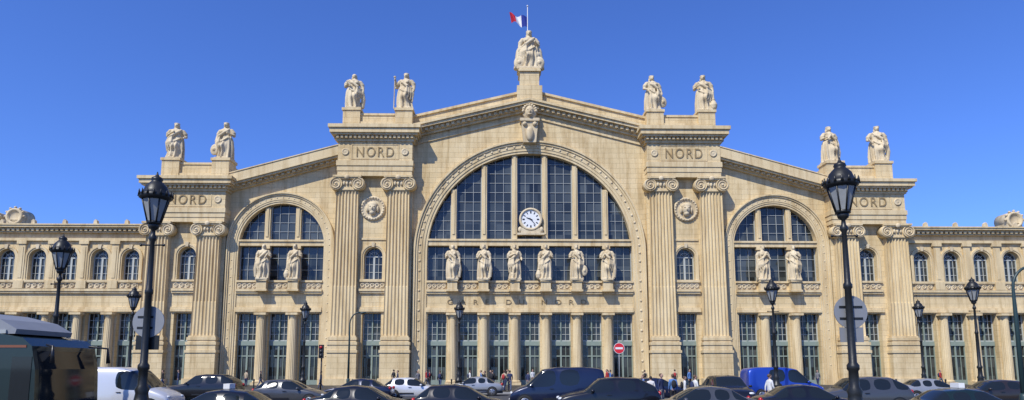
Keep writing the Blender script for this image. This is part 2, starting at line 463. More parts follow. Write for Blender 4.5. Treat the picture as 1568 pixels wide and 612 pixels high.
def ped(cx,w,y0,y1):
    z1=Z(514,-1); z2=Z(524,-1); z3=Z(536,-1)
    for (k,a,b) in ((.10,z1-.0,z1-.18),(.22,z1-.182,z1-.5),(.14,z1-.502,z1-.7),(.30,z1-.702,z2-.3)):
        trim.box(cx-w/2*1.09-k,cx+w/2*1.09+k,y1-k,y0,b,a)
    k=.22
    trim.box(cx-w/2*1.09-k,cx+w/2*1.09+k,y1-k,y0,z3,z2-.302)
    trim.box(cx-w/2*1.09-.34,cx+w/2*1.09+.34,y1-.34,y0,z3-.3,z3-.002)
    stn.box(cx-w/2*1.09-.24,cx+w/2*1.09+.24,y1-.24,y0,.75,z3-.302)
    trim.box(cx-w/2*1.09-.42,cx+w/2*1.09+.42,y1-.42,y0,0,.748)
def text(body,cx,z0,z1,width,y,ex=.06,sp=1.0,m=LETTER,off=.0):
    cu=bpy.data.curves.new('t','FONT'); cu.body=body; cu.size=1; cu.extrude=.02; cu.space_character=sp; cu.offset=off
    o=bpy.data.objects.new('t',cu); COL.objects.link(o); me=evalmesh(o); bpy.data.objects.remove(o)
    X=[v.co.x for v in me.vertices]; Y=[v.co.y for v in me.vertices]
    x0,x1,y0,y1=min(X),max(X),min(Y),max(Y)
    for v in me.vertices:
        x,yy,z=v.co
        v.co=(cx+((x-x0)/(x1-x0)-.5)*width, y-ex*(.5+z/.04), z0+(yy-y0)/(y1-y0)*(z1-z0))
    me.materials.clear(); me.materials.append(m)
    o=bpy.data.objects.new('carved_letters',me); COL.objects.link(o); o.parent=ST
def smallwin(cx,py0,py1,hw,y,yg):
    r=H(hw,400); zb=Z(py1); zc=Z(py0)-r
    glass.prism(arch(cx,r+.08,zb-.08,zc,20),yg,yg+.05,0)
    glazing(cx-r,cx,zb,zc,yg,2,3,.05,None,1,.11); glazing(cx,cx+r,zb,zc,yg,2,3,.05,None,1,.11)
    frames.box(cx-r,cx+r,yg-.12,yg-.01,zc-.06,zc+.08,1)
    for a in (pi/4,pi/2,3*pi/4):
        frames.tube([(cx,yg-.06,zc+.1),(cx+(r-.02)*cos(a),yg-.06,zc+(r-.02)*sin(a))],.035,5,1)
    archring(frames,cx,zc,r*.5-.03,r*.5+.03,yg-.09,yg-.03,None,16,1)
    archring(frames,cx,zc,r-.1,r,yg-.10,yg-.015,None,20,1)
    for (a,b,yf) in ((r,r+.16,-.08),(r+.162,r+.38,-.16)): archring(trim,cx,zc,a,b,y+yf,y+.03,zb,24)
    trim.box(cx-r-.45,cx+r+.45,y-.24,y+.02,zb-.22,zb-.003)
    carve.prism([(cx-.13,zc+r-.02),(cx+.13,zc+r-.02),(cx+.22,zc+r+.5),(cx-.22,zc+r+.5)],y-.26,y+.02)
    return arch(cx,r,zb,zc,20)
def entab(x0,x1,pa,pb,pc,pd,s,yb,txt,tpy,dents=True):
    yf=-1.35
    za,zb,zc,zd=Z(pa,yf),Z(pb,yf),Z(pc,-1.8),Z(pd,-2.2)
    X0,X1=(s*x0,s*x1) if s>0 else (s*x1,s*x0)
    t=(zb-za)/3
    trim.box(X0,X1,yf,yb,za,za+t-.002); trim.box(X0-.06,X1+.06,yf-.07,yb,za+t,za+2*t-.002); trim.box(X0-.14,X1+.14,yf-.16,yb,za+2*t,zb-.002)
    stn.box(X0,X1,yf,yb-.01,zb,zc)
    c=zd-zc
    e=.18; trim.box(X0-e,X1+e,yf-e,yb,zc+.002,zc+c*.16)
    e=.28; trim.box(X0-e,X1+e,yf-e,yb,zc+c*.16+.002,zc+c*.36)
    n=int((X1-X0+.6)/.5)
    for i in range(n):
        x=X0-.25+(X1-X0+.5)*(i+.5)/n
        trim.box(x-.14,x+.14,yf-.52,yf-.279,zc+c*.18,zc+c*.345)
    for yy in range(3):
        y_=yf+.1+yy*.5
        for ex in (X0,X1):
            sg=-1 if ex==X0 else 1
            trim.box(ex+sg*.279,ex+sg*.52,y_,y_+.28,zc+c*.18,zc+c*.345)
    e=.64; trim.box(X0-e,X1+e,yf-e-.02,yb,zc+c*.36+.002,zc+c*.48)
    e=.85; trim.box(X0-e,X1+e,yf-e,yb,zc+c*.48+.002,zc+c*.78)
    e=1.02; trim.box(X0-e,X1+e,yf-e,yb,zc+c*.78+.002,zd)
    text(txt,(X0+X1)/2,Z(tpy[1],yf),Z(tpy[0],yf),H(56,300),yf,.08,1.25)
    for ex in(X0+.85,X1-.85):
        carve.disc_y(ex,(Z(tpy[1],yf)+Z(tpy[0],yf))/2,[(.42,yf+.01),(.42,yf-.08),(.3,yf-.1),(.25,yf-.04),(.1,yf-.12)],16)
    m0=X0+1.55; m1=X1-1.55; q0=Z(tpy[1]+4,yf); q1=Z(tpy[0]-4,yf)
    for (a,b,c_,d) in ((m0,m1,q1-.07,q1),(m0,m1,q0,q0+.07),(m0,m0+.07,q0+.072,q1-.072),(m1-.07,m1,q0+.072,q1-.072)):
        trim.box(a,b,yf-.05,yf+.02,c_,d)
Wp=H(34,300,-1.2)
xi=[H(201,285,-1.2),H(278.5,285,-1.2)]
xo=[H(489,350,-1.2),H(566,350,-1.2)]
for s in(1,-1):
    cx=s*H(239.5,400,-.5)
    a,b=s*P_in0,s*P_in1
    lo,hi=min(a,b),max(a,b)
    hw=smallwin(cx,380,429,14,-.5,.2)
    zt=Z(262,-.5)
    wall('pavilion_wall',rect(lo,hi,-1,zt),[hw,rect(cx-half_d*.95,cx+half_d*.95,-.5,Zhead)],-.5,1.4)
    door(cx,half_d*.95,Zhead,.3)
    for x in xi:
        pilaster(s*x,Z(514,-1),Z(291,-1.1),Wp,-.45,-1.2); ionic(s*x,Z(292,-1.2),Z(270,-1.2),Wp,-.42,-1.2); ped(s*x,Wp,-.42,-1.2)
    entab(H(180,240,-1.35),H(293,240,-1.35),270,247,216,191,s,5.0,'NORD',(226,241))
    g0,g1=cx-H(20,440),cx+H(20,440)
    bands(g0,g1,-.5); guilloche(g0+.1,g1-.1,-.5)
    trim.box(g0,g1,-.62,-.501,Z(368,-.5),Z(365,-.5))
    mz=Z(320,-.5); mr=H(19,320)
    mxx=s*H(239.5,320,-.5)
    carve.disc_y(mxx,mz,[(mr,-.45),(mr,-.62),(mr*.93,-.74),(mr*.8,-.72),(mr*.74,-.58),(mr*.66,-.58),(.6,-.6),(.1,-.6)],32)
    for i in range(24):
        t=2*pi*i/24; carve.ell((mxx+mr*.87*cos(t),-.74,mz+mr*.87*sin(t)),(.1,.09,.1),0,6,5)
    carve.ell((mxx,-.75,mz),(.52,.4,.65)); carve.ell((mxx,-1.12,mz-.05),(.1,.14,.2)); carve.ell((mxx,-.72,mz+.35),(.62,.36,.42)); carve.ell((mxx,-.75,mz-.5),(.36,.35,.35))
    for t in(-1,1): carve.ell((mxx+t*.22,-1.06,mz+.16),(.13,.1,.06)); carve.ell((mxx+t*.6,-.68,mz-.1),(.16,.22,.42))
    # outer pavilion
    cx=s*H(522,405,-.5)
    a,b=s*P_out0,s*P_out1; lo,hi=min(a,b),max(a,b)
    hw=smallwin(cx,380,430,13.5,-.5,.2)
    wall('pavilion_wall',rect(lo,hi,-1,Z(332,-.5)),[hw,rect(cx-half_d*.95,cx+half_d*.95,-.5,Zhead)],-.5,1.4)
    door(cx,half_d*.95,Zhead,.3)
    for x in xo:
        pilaster(s*x,Z(514,-1),Z(361,-1.1),Wp,-.45,-1.2); ionic(s*x,Z(362,-1.2),Z(341,-1.2),Wp,-.42,-1.2); ped(s*x,Wp,-.42,-1.2)
    entab(H(464,310,-1.35),H(579,310,-1.35),341,320,293,271,s,5.0,'NORD',(300,314))
    g0,g1=cx-H(19,440),cx+H(19,440)
    bands(g0,g1,-.5); guilloche(g0+.1,g1-.1,-.5)
    def attic(hs,p0,p1,pp,hw_):
        z0=Z(p0,-1.5)+.0; z1=Z(p1,-.8); zp=Z(pp,-.8)
        x0,x1=[H(h,p1,-.8) for h in hs]
        lo,hi=sorted((s*x0,s*x1))
        stn.box(lo-.7,hi+.7,-1.0,3.5,z0+.002,zp-.25); trim.box(lo-.78,hi+.78,-1.1,3.6,zp-.248,zp)
        trim.box(lo-.9,hi+.9,-1.25,3.55,z0+.001,z0+.4)
        for h in(lo,hi):
            stn.box(h-hw_,h+hw_,-1.35,.6,z0+.003,z1-.3); trim.box(h-hw_-.12,h+hw_+.12,-1.47,.7,z1-.298,z1)
        return (lo,hi,z1)
    A1=attic((191,270),191,169,176,1.0)
    A2=attic((467,542),271,246,252,1.0)
    if s==1: AT=[A1,A2]
    else: AT+=[A1,A2]
for s in(1,-1):
    a,b=sorted((s*(P_in0+.1),s*(P_in1-.1))); stn.box(a,b,1.41,6,0,Z(262,-.5)-.1)
    a,b=sorted((s*(P_out0+.1),s*(P_out1-.1))); stn.box(a,b,1.41,6,0,Z(332,-.5)-.1)
# wings
wx0=P_out1-.3; wx1=H(1250,400)
wp=H(46.7,405); wfirst=H(606,405)
for s in(1,-1):
    holes=[];k=0;xsn=[]
    while wfirst+k*wp<wx1-2:
        cx=s*(wfirst+k*wp); xsn.append(cx)
        holes.append(smallwin(cx,383,431,13,0,.6)); holes.append(rect(cx-half_d,cx+half_d,-.5,Zhead)); door(cx,half_d,Zhead,.75)
        k+=1
    a,b=sorted((s*wx0,s*wx1))
    wall('wing_wall',rect(a,b,-1,Z(356)),holes,0,WALLB)
    ws,we=sorted((s*(P_out1+.003),s*wx1))
    bands(ws,we,0)
    for cx in xsn:
        guilloche(cx-1.05,cx+1.05,0)
        px=cx+s*wp/2
        column(px,-.3,0,Z(479,-.5),.5)
        trim.box(px-.55,px+.55,-.34,-.004,Z(443)+.002,Z(431)); trim.box(px-.4,px+.4,-.22,-.003,Z(431)+.002,Z(376)); trim.box(px-.55,px+.55,-.34,-.002,Z(376)+.002,Z(371)-.003)
        trim.box(px-.2,px+.2,-.27,-.215,Z(427),Z(380))
    trim.box(ws,we,-.30,.1,Z(371),Z(367)); trim.box(ws,we,-.38,.1,Z(359),Z(356,-.3)); 
    n=int((we-ws)/.55)
    for i in range(n):
        x=ws+(we-ws)*(i+.5)/n; trim.box(x-.15,x+.15,-.62,-.3,Z(356,-.3)+.01,Z(353,-.3))
    trim.box(ws,we,-.50,1.0,Z(353,-.3)+.002,Z(351,-.3)); trim.box(ws,we,-.85,1.2,Z(351,-.3)+.004,Z(347,-.7)); trim.box(ws,we,-.95,1.3,Z(347,-.7)+.002,Z(345,-.7))
    n=int((we-ws)/wp*1)
    for i in range(n+1):
        x=s*(P_out1+2.3+i*wp)
        carve.prism([(x-.22,Z(345,-.7)+.003),(x+.22,Z(345,-.7)+.003),(x+.18,Z(345,-.7)+.4),(x,Z(345,-.7)+.58),(x-.18,Z(345,-.7)+.4)],-.7,-.3)
roof=MB()
zz0=zr0-.7; zz1=zr1-.7
roof.prism([(-P_in0-4,3),(P_in0+4,3),(P_in0+4,zz1-1.2),(0,zz0),(-P_in0-4,zz1-1.2)],1.6,45)
for s in(1,-1):
    a=s*(P_in1-1);b=s*(P_out0+1)
    roof.prism([(a,3),(b,3),(b,Z(285)),(a,Z(240))],1.6,40)
    a,b=s*(P_out1-1),s*wx1
    roof.prism([(a,3),(b,3),(b,Z(350)),(a,Z(350))],1.35,20)
roof.obj('zinc_roof',[ZINC],ST)
luc=MB()
for px,rr in ((33,1.05),(3,.6),(1562,1.05)):
    y=4.0; x=WX(px,330,y)*(1); z=Z(334,y); r=rr
    luc.disc_y(x,z,[(r,y+2),(r,y-.1),(r*.95,y-.25),(r*.72,y-.25),(r*.68,y-.05),(.05,y-.05)],24)
    luc.box(x-r*.9,x+r*.9,y-.05,y+1.9,z-2.2,z-.4)
    luc.box(x-r*1.2,x+r*1.2,y-.2,y+1.8,z-2.6,z-r-.1)
    for t in range(7):
        a=pi*t/6; luc.ell((x+r*1.08*cos(a),y-.05,z+r*1.08*sin(a)),(.15,.2,.15),0,8,6)
luc.obj('roof_lucarnes',[CARVE],ST)
# centre acroterion
zt=Z(107,-.3)
for hx_,za,zb in ((1.5,zr0-1.5,zr0+.35),(1.15,zr0+.352,zt-.42)):
    stn.box(-hx_,hx_,-1.0 if hx_>1.3 else -.8,1.7,za,zb)
trim.box(-1.32,1.32,-1.0,1.8,zt-.418,zt-.2); trim.box(-1.22,1.22,-.9,1.7,zt-.198,zt)
text('GARE DU NORD',H(-20,462),Z(466,0),Z(458.5,0),H(213,462),0.0,.07,2.6,LETTER)
# clock
ck=MB(); cz=Z(336); cr=H(16.5,336); cxk=H(1.5,336)
ck.disc_y(cxk,cz,[(cr+.1,.5),(cr+.1,-.22),(cr-.02,-.30),(cr-.14,-.26),(cr-.2,-.12),(.02,-.12)],40,0)
ck.disc_y(cxk,cz,[(cr-.18,-.10),(cr-.19,-.15),(.02,-.15)],40,1,False)
for i in range(12):
    a=2*pi*i/12; 
    c=Vector((cxk+(cr-.42)*sin(a),0,cz+(cr-.42)*cos(a))); d=Vector((sin(a),0,cos(a))); n_=Vector((cos(a),0,-sin(a)))
    w=.05 if i%3 else .075; l=.13
    pts=[c+d*l+n_*w,c+d*l-n_*w,c-d*l-n_*w,c-d*l+n_*w]
    ck.prism([(p.x,p.z) for p in pts],-.185,-.152,2)
def hand(ang,l,w,y):
    d=Vector((sin(ang),0,cos(ang))); n_=Vector((cos(ang),0,-sin(ang))); c=Vector((cxk,0,cz))
    pts=[c-d*.2+n_*w,c-d*.2-n_*w,c+d*l-n_*w*.4,c+d*l+n_*w*.4]
    ck.prism([(p.x,p.z) for p in pts],y-.015,y,2)
hand(radians(293),cr*.45,.07,-.20); hand(radians(140),cr*.68,.045,-.225)
ck.box(cxk-cr*.9,cxk+cr*.9,-.2,.6,cz-cr-.35,cz-cr+.25,0); ck.box(cxk-cr*1.25,cxk+cr*1.25,-.3,.6,cz-cr-.6,cz-cr-.352,0)
for s in(-1,1): ck.ell((cxk+s*cr*.98,-.05,cz-cr*.95),(.25,.2,.35),0)
ck.obj('station_clock',[CARVE,WHITE,BLACK],ST)

stn.obj('ashlar_blocks',[STONE],ST); trim.obj('stone_trim',[TRIM],ST); carve.obj('carved_ornament',[CARVE],ST)
frames.obj('window_frames',[FRAME,FRAMEL],ST); glass.obj('window_glass',[GLASS,GLASSD],ST); doors.obj('doors',[GREEN,GLASSD],ST)
ROTB=radians(.87); Rm=Matrix.Rotation(ROTB,4,'Z')
ST.rotation_euler=(0,0,ROTB)

# ------------------------------------------------ statues
def statue_mesh(seed,attr):
    R=random.Random(seed); mb=MB()
    lv=[(.0,.155,.13),(.03,.16,.135),(.12,.155,.13),(.25,.148,.12),(.38,.14,.115),(.48,.138,.112),(.55,.130,.105),(.62,.106,.088),(.67,.112,.09),(.73,.125,.092),(.78,.128,.078),(.815,.105,.062),(.835,.05,.045),(.86,.036,.038),(.89,.036,.038)]
    n=64; vs=[];fs=[]; ph=R.uniform(0,6); tw=R.uniform(-3,3); k1=R.choice([8,9,10]); side=R.choice([-1,1])
    L=[]
    for i in range(len(lv)-1):
        for k in range(4):
            t=k/4; L.append(tuple(lv[i][j]*(1-t)+lv[i+1][j]*t for j in range(3)))
    L.append(lv[-1])
    for z,rx,ry in L:
        amp=.26*max(0,1-z/.68)+.06*(1 if z<.8 else 0)
        ox=.03*side*sin(z*4.2); 
        for i in range(n):
            a=2*pi*i/n
            m_=1+amp*(sin(k1*a+ph+tw*z)*.6+sin((k1+5)*a+ph*2-tw*z*1.5)*.4)
            kn=.06*math.exp(-((z-.32)/.1)**2)*max(0,cos(a+pi/2+side*.5))**3
            vs.append((ox+(rx*m_+0)*cos(a)+0,(ry*m_+kn*1.2)*sin(a)*1.0-kn*.3,z))
    for k in range(len(L)-1):
        for i in range(n):
            j=(i+1)%n; fs.append((k*n+i,k*n+j,(k+1)*n+j,(k+1)*n+i))
    fs.append(tuple(range(n-1,-1,-1))); l=(len(L)-1)*n; fs.append(tuple(range(l,l+n)))
    mb.add(vs,fs,0,True)
    s=side
    mb.tube([(s*.10,-.03,.81),(s*.03,-.10,.70),(-s*.07,-.115,.60),(-s*.13,-.06,.56),(-s*.12,.06,.58)],[.028,.034,.04,.04,.03],8)
    mb.tube([(s*.10,.05,.81),(s*.02,.10,.68),(-s*.08,.10,.56)],[.03,.035,.03],8)
    for q in range(4):
        mb.tube([(-s*(.155-.03*q),-.03-.03*q,.60),(-s*(.185-.04*q),-.05-.035*q,.42),(-s*(.165-.04*q),-.04-.035*q,.18+.05*q)],[.018,.028,.014],7)
    for q in range(3):
        mb.tube([(s*(.12-.05*q),-.10-.01*q,.56-.02*q),(s*(.02-.04*q),-.135,.46-.03*q),(-s*.09,-.12,.50-.05*q)],[.012,.018,.012],6)
    for t in(-1,1): mb.ell((t*.05,-.075,.725),(.042,.035,.04))
    tx=R.uniform(-.014,.014)
    mb.ell((tx,-.008,.928),(.046,.056,.066),0,16,12); mb.ell((tx,.012,.945),(.057,.058,.055),0,14,10); mb.ell((tx,.06,.93),(.03,.03,.03))
    mb.ell((tx,-.066,.925),(.011,.014,.02)); mb.ell((tx,-.055,.895),(.02,.015,.012))
    for t in(-1,1): mb.ell((tx+t*.045,.03,.89),(.02,.025,.05))
    if R.random()<.7:
        for i in range(9):
            a=pi+pi*i/8; mb.box(tx+.05*cos(a)-.009,tx+.05*cos(a)+.009,.01+.05*sin(a)-.009,.01+.05*sin(a)+.009,.965,1.0)
        mb.lathe(tx,.01,[(.057,.955),(.06,.975)],14)
    def handp(x,y,z,dx,dy,dz):
        mb.ell((x,y,z),(.02,.02,.024))
        for f in range(4): 
            o=(f-1.5)*.010
            mb.tube([(x+o*.6,y,z+o),(x+dx*.03+o*.6,y+dy*.03,z+dz*.03+o)],[.009,.007],5)
        mb.tube([(x,y,z+.012),(x+.01,y+dy*.02-.01,z+.03)],[.008,.006],5)
    pose=R.choice([0,1,2])
    if attr in('staff',): pose=1
    for t in(-1,1):
        sh=(t*.128,0,.775)
        if t==s:
            if attr=='staff': pts=[sh,(t*.21,-.02,.68),(t*.215,-.08,.82)]; 
            elif pose==0: pts=[sh,(t*.185,.0,.63),(t*.11,-.13,.67)]
            else: pts=[sh,(t*.190,.01,.62),(t*.175,-.11,.56)]
        else:
            if pose==2: pts=[sh,(t*.19,.02,.64),(t*.03,-.13,.72)]
            else: pts=[sh,(t*.185,.0,.62),(t*.195,-.05,.48)]
        mb.tube(pts,[.045,.038,.024],10)
        mb.ell(sh,(.047,.047,.047))
        p=pts[-1]; handp(p[0],p[1],p[2],0,-1 if pose else -.6,-.6)
        mb.tube([sh,((sh[0]+pts[1][0])/2+t*.01,.01,.70),(pts[1][0],.015,.60)],[.048,.056,.032],8)
        if t==s: hp=p
        else: hq=p
    if attr=='shield':
        c=(hq[0]*1.05,-.06,.25)
        mb.ell(c,(.10,.035,.155),0,18,10); mb.ell((c[0],c[1]-.03,c[2]),(.035,.03,.05))
    elif attr=='staff':
        mb.tube([(hp[0]+.015*s,hp[1],.0),(hp[0]+.005*s,hp[1],.86)],.0125,8); mb.ell((hp[0]+.005*s,hp[1],.88),(.03,.03,.03))
    elif attr=='urn':
        mb.lathe(hq[0]*1.0,-.05,[(.04,.0),(.07,.05),(.085,.14),(.06,.22),(.035,.26),(.05,.29)],14)
        mb.tube([(hq[0],-.05,.27),(hq[0],-.05,.47)],[.03,.02],8)
    elif attr=='scroll':
        mb.tube([(hp[0]-.05,hp[1]-.02,hp[2]+.05),(hp[0]+.04,hp[1]-.02,hp[2]-.09)],.022,10)
        mb.tube([(hq[0],-.03,.48),(hq[0]*1.05,-.02,.28),(hq[0]*.95,-.01,.05)],[.03,.05,.045],8)
    mb.box(-.165,.165,-.145,.14,-.035,.02)
    return mb
def finish_statue(mb,vox=.0085):
    me=mb.mesh('statue_src',[CARVE]); o=bpy.data.objects.new('tmp',me); COL.objects.link(o)
    r=o.modifiers.new('r','REMESH'); r.mode='VOXEL'; r.voxel_size=vox
    sm=o.modifiers.new('s','SMOOTH'); sm.iterations=1; sm.factor=.4
    m2=evalmesh(o); bpy.data.objects.remove(o)
    m2.materials.clear(); m2.materials.append(CARVE)
    for p in m2.polygons: p.use_smooth=True
    return m2
VARS=[finish_statue(statue_mesh(a,b)) for a,b in ((11,'shield'),(25,'staff'),(32,'scroll'),(47,'urn'),(58,'shield'),(63,'scroll'),(77,'scroll'),(81,'urn'))]
def put_statue(v,x,y,z,h,mir=False,rz=0.0,wide=1.0,name='stone_statue'):
    o=bpy.data.objects.new(name,VARS[v]); COL.objects.link(o)
    p=Rm@Vector((x,y,z+.035*h)); o.location=p; o.scale=(h*wide*(-1 if mir else 1),h*wide,h); o.rotation_euler=(0,0,ROTB+rz)
    return o
hA=Z(46,-.3)-Z(107,-.3)
mbA=statue_mesh(101,'none')
for t in(-1,1):
    mbA.ell((t*.20,-.06,.16),(.105,.05,.16),0,18,10); mbA.ell((t*.20,-.10,.16),(.04,.03,.05))
    mbA.tube([(t*.13,.03,.75),(t*.20,.03,.5),(t*.22,.04,.05)],[.03,.06,.09],10)
    mbA.ell((t*.15,-.02,.36),(.07,.07,.10))
mbA.box(-.24,.24,-.16,.16,-.035,.03)
VARS.append(finish_statue(mbA))
put_statue(8,0,.3,Z(107,-.3),hA,False,0,1.2,'crowned_stone_statue')
hs_=Z(114,0)-Z(169,0); ho=Z(191,0)-Z(246,0)
# AT order: right inner, right outer, left inner, left outer ; (lo,hi)
vv=[(4,7),(5,6),(2,1),(3,0)]
for i,(lo,hi,z1) in enumerate(AT):
    hh=hs_ if i%2==0 else ho
    put_statue(vv[i][0],lo,-.35,z1,hh*(.98),i in(1,),.2,1.22); put_statue(vv[i][1],hi,-.35,z1,hh,i==0,-.15,1.22)
hf=Z(376,-.8)-Z(429,-.8)
for k,x in enumerate(mx): put_statue([2,5,3,7,0,5][k],x,-.6,Z(429,-.8),hf,k in(1,4,5),(.1,-.15,.2,-.1,.1,-.2)[k],1.02)
for s in(1,-1):
    put_statue(5 if s>0 else 2,s*Xs-pitch/2,-.6,Z(429,-.8),hf,s<0,.1); put_statue(3 if s>0 else 7,s*Xs+pitch/2,-.6,Z(429,-.8),hf,s>0,-.1)

# ------------------------------------------------ flag
fl=empty('french_flag'); fx,fy=-.15,1.2
zf0=Z(105,1.2); zf1=Z(9,1.2)
mb=MB(); mb.tube([(fx,fy,zf0),(fx,fy,zf1)],[.07,.045],8); mb.ell((fx,fy,zf1),(.12,.12,.12))
mb.obj('pole',[mat('flagpole_paint',(.6,.6,.58),.4)],fl)
FB=mat('flag_blue',(.01,.03,.25),.8);FW=mat('flag_white',(.75,.75,.76),.8);FR=mat('flag_red',(.55,.015,.03),.8)
mb=MB(); nx,nz=30,14; ftop=Z(24,1.2); fh=1.35; flen=2.2
vs=[]
for i in range(nx+1):
    u=i/nx
    for k in range(nz+1):
        v=k/nz
        x=fx-.06-flen*u*(1-.12*v); z=ftop-.15-fh*v*(1-.15*u)+.45*u+.16*sin(u*7+v*2)*u
        vs.append((x,fy-.35*sin(u*9+v*1.5)*min(1,u*3),z))
for i in range(nx):
    for k in range(nz):
        a=i*(nz+1)+k
        mb.add([vs[a],vs[a+1],vs[a+nz+2],vs[a+nz+1]],[(0,1,2,3)],0 if i<10 else (1 if i<20 else 2),True)
mb.obj('cloth',[FB,FW,FR],fl)

# ------------------------------------------------ ground
def sheet(name,x0,x1,y0,y1,z,m):
    mb=MB(); mb.add([(x0,y0,z),(x1,y0,z),(x1,y1,z),(x0,y1,z)],[(0,1,2,3)]); return mb.obj(name,[m])
ASPH=mat('asphalt',(.050,.050,.052),.9,noise=.35,nscale=1.2)
PAVE=stone('paving_stone',(.15,.14,.125),(.12,.115,.105)); 
GRND=mat('city_ground',(.10,.095,.09),.95,noise=.25,nscale=.3)
sheet('ground',-900,900,-900,900,-.154,GRND)
sheet('road',-300,300,-68,-21,-.15,ASPH)
mb=MB(); mb.box(-300,300,-21,40,-.5,0.0); mb.obj('pavement',[PAVE])
mb=MB(); mb.box(-300,300,-21.3,-21.003,-.5,-.01); mb.obj('kerb',[mat('granite_kerb',(.3,.3,.29),.8,noise=.15)])
mb=MB()
MARK=mat('road_paint',(.7,.7,.68),.7,noise=.2)
for yl in (-28,-36,-44,-52):
    x=-120
    while x<120: mb.add([(x,yl-.07,-.146),(x+3,yl-.07,-.146),(x+3,yl+.07,-.146),(x,yl+.07,-.146)],[(0,1,2,3)]); x+=7
for i in range(9):
    x=4+i*1.0; mb.add([(x,-27,-.146),(x+.5,-27,-.146),(x+.5,-22.5,-.146),(x,-22.5,-.146)],[(0,1,2,3)])
mb.obj('road_markings',[MARK])

# ------------------------------------------------ street lamps
def street_lamp(px,pytop,extra=None,hgt=7.5):
    d=(hgt-ZC)/(562-pytop)*F
    y=-D+d
    for _ in range(12):
        y+= (hgt-Z(pytop,y))/((Z(pytop,y+1)-Z(pytop,y)))
    x=WX(px,pytop+60,y)
    e=empty('street_lamp',(x,y,0))
    mb=MB(); base=-.15 if y<-21 else 0
    mb.lathe(0,0,[(.34,base),(.34,.12),(.30,.16),(.27,.3),(.26,.8),(.30,.86),(.30,.95),(.20,1.05),(.16,1.3),(.19,1.4),(.13,1.5),(.115,1.9),(.15,1.95),(.15,2.05),(.10,2.12),(.085,4.0),(.11,4.04),(.11,4.12),(.078,4.18),(.062,5.5),(.10,5.56),(.10,5.64),(.06,5.7),(.05,5.82),(.13,5.88),(.15,5.96),(.12,6.02),(.07,6.06)],16)
    for i in range(8):
        a=2*pi*i/8; mb.box(.27*cos(a)-.03,.27*cos(a)+.03,.27*sin(a)-.03,.27*sin(a)+.03,.2,.8)
    mb.tube([(-.32,0,5.4),(.32,0,5.4)],.022,6)
    for s in(-1,1): mb.ell((s*.32,0,5.4),(.04,.04,.04),0,8,6)
    mb.obj('cast_iron_post',[IRON],e)
    g=MB(); g.lathe(0,0,[(.17,6.06),(.345,6.70),(.33,6.72)],8,0,False); g.obj('lantern_glass',[LGLASS],e)
    c=MB()
    for i in range(8):
        a=2*pi*i/8; c.tube([(.175*cos(a),.175*sin(a),6.04),(.355*cos(a),.355*sin(a),6.72)],.024,5)
        a2=2*pi*(i+.5)/8
        for aa in(a,a2):
            c.tube([(.42*cos(aa),.42*sin(aa),6.78),(.435*cos(aa),.435*sin(aa),6.95)],[.045,.008],5)
    c.lathe(0,0,[(.34,6.68),(.43,6.74),(.43,6.83),(.36,6.88),(.32,6.97),(.28,7.08),(.18,7.19),(.13,7.24),(.16,7.28),(.14,7.34),(.06,7.39),(.03,7.45),(.012,7.52)],16)
    c.lathe(0,0,[(.19,6.0),(.19,6.06),(.17,6.08)],12)
    c.obj('lantern_cap',[IRON],e)
    if extra: extra(e,x,y)
    return e
def signs1(e,x,y):
    s=MB(); z=Z(492,y); X=WX(224,492,y)-x
    r=.44
    s.disc_y(X,z,[(r,.10),(r,.125),(.02,.125)],32,0,False); s.box(X-.3,.12,.09,.105,z+.1,z+.16,1); s.box(X-.3,.12,.09,.105,z-.2,z-.14,1)
    z2=Z(524,y); X2=WX(222,524,y)-x
    s.box(X2-.32,X2+.32,.11,.14,z2-.2,z2+.2,1); s.obj('round_sign_back',[GREY,IRON],e)
def signs2(e,x,y):
    s=MB(); z=Z(477,y); X=WX(1306,477,y)-x
    r=.43
    s.disc_y(X,z,[(r,.10),(r,.125),(.02,.125)],32,0,False); s.box(X-.3,X+.3,.09,.105,z+.1,z+.16,1); s.box(X-.3,X+.3,.09,.105,z-.2,z-.14,1)
    z2=Z(512,y); X2=WX(1308,512,y)-x
    s.box(X2-.3,X2+.3,.11,.14,z2-.19,z2+.19,0); s.obj('round_sign_back',[GREY,IRON],e)
street_lamp(237,264,signs1); street_lamp(92,358); street_lamp(202,438); street_lamp(466,461); street_lamp(703,460)
street_lamp(1184,425); street_lamp(1289,242,signs2); street_lamp(1410,458); street_lamp(1493,424)
def curved_lamp(px,pytop,d,s,h):
    y=-D+d; x=WX(px,520,y); e=empty('curved_street_light',(x,y,-.1 if y<-21 else 0)); mb=MB()
    pts=[(0,0,0),(0,0,h*.7),(0,0,h*.85)]+[(s*(.9-.9*cos(a)),0,h*.85+h*.15*sin(a)) for a in [i*pi/2/6 for i in range(1,7)]]
    mb.tube(pts,[.11,.08]+[.06]*7,8); mb.lathe(0,0,[(.16,0),(.16,.9),(.11,1.0)],12)
    mb.ell((pts[-1][0]+s*.25,0,pts[-1][2]-.03),(.34,.14,.09)); mb.obj('post',[mat('green_post',(.02,.045,.045),.45)],e)
curved_lamp(1559,400,28,1,Z(404,-D+28)); curved_lamp(535,478,60,1,Z(478,-D+60))
def no_entry(px,py,d):
    y=-D+d; x=WX(px,py,y); z=Z(py,y); e=empty('no_entry_sign',(x,y,0)); s=MB()
    s.tube([(0,0.06,-.1),(0,.06,z+.5)],.035,8,0); r=.38
    s.disc_y(0,z,[(r,.02),(r,-.01),(.02,-.01)],32,1,False); s.disc_y(0,z,[(r*.93,-.011),(r*.93,-.014),(.01,-.014)],32,2,False); s.box(-r*.68,r*.68,-.02,-.0145,z-.07,z+.07,1)
    s.obj('sign',[GREY,WHITE,RED],e)
no_entry(948,533,46)
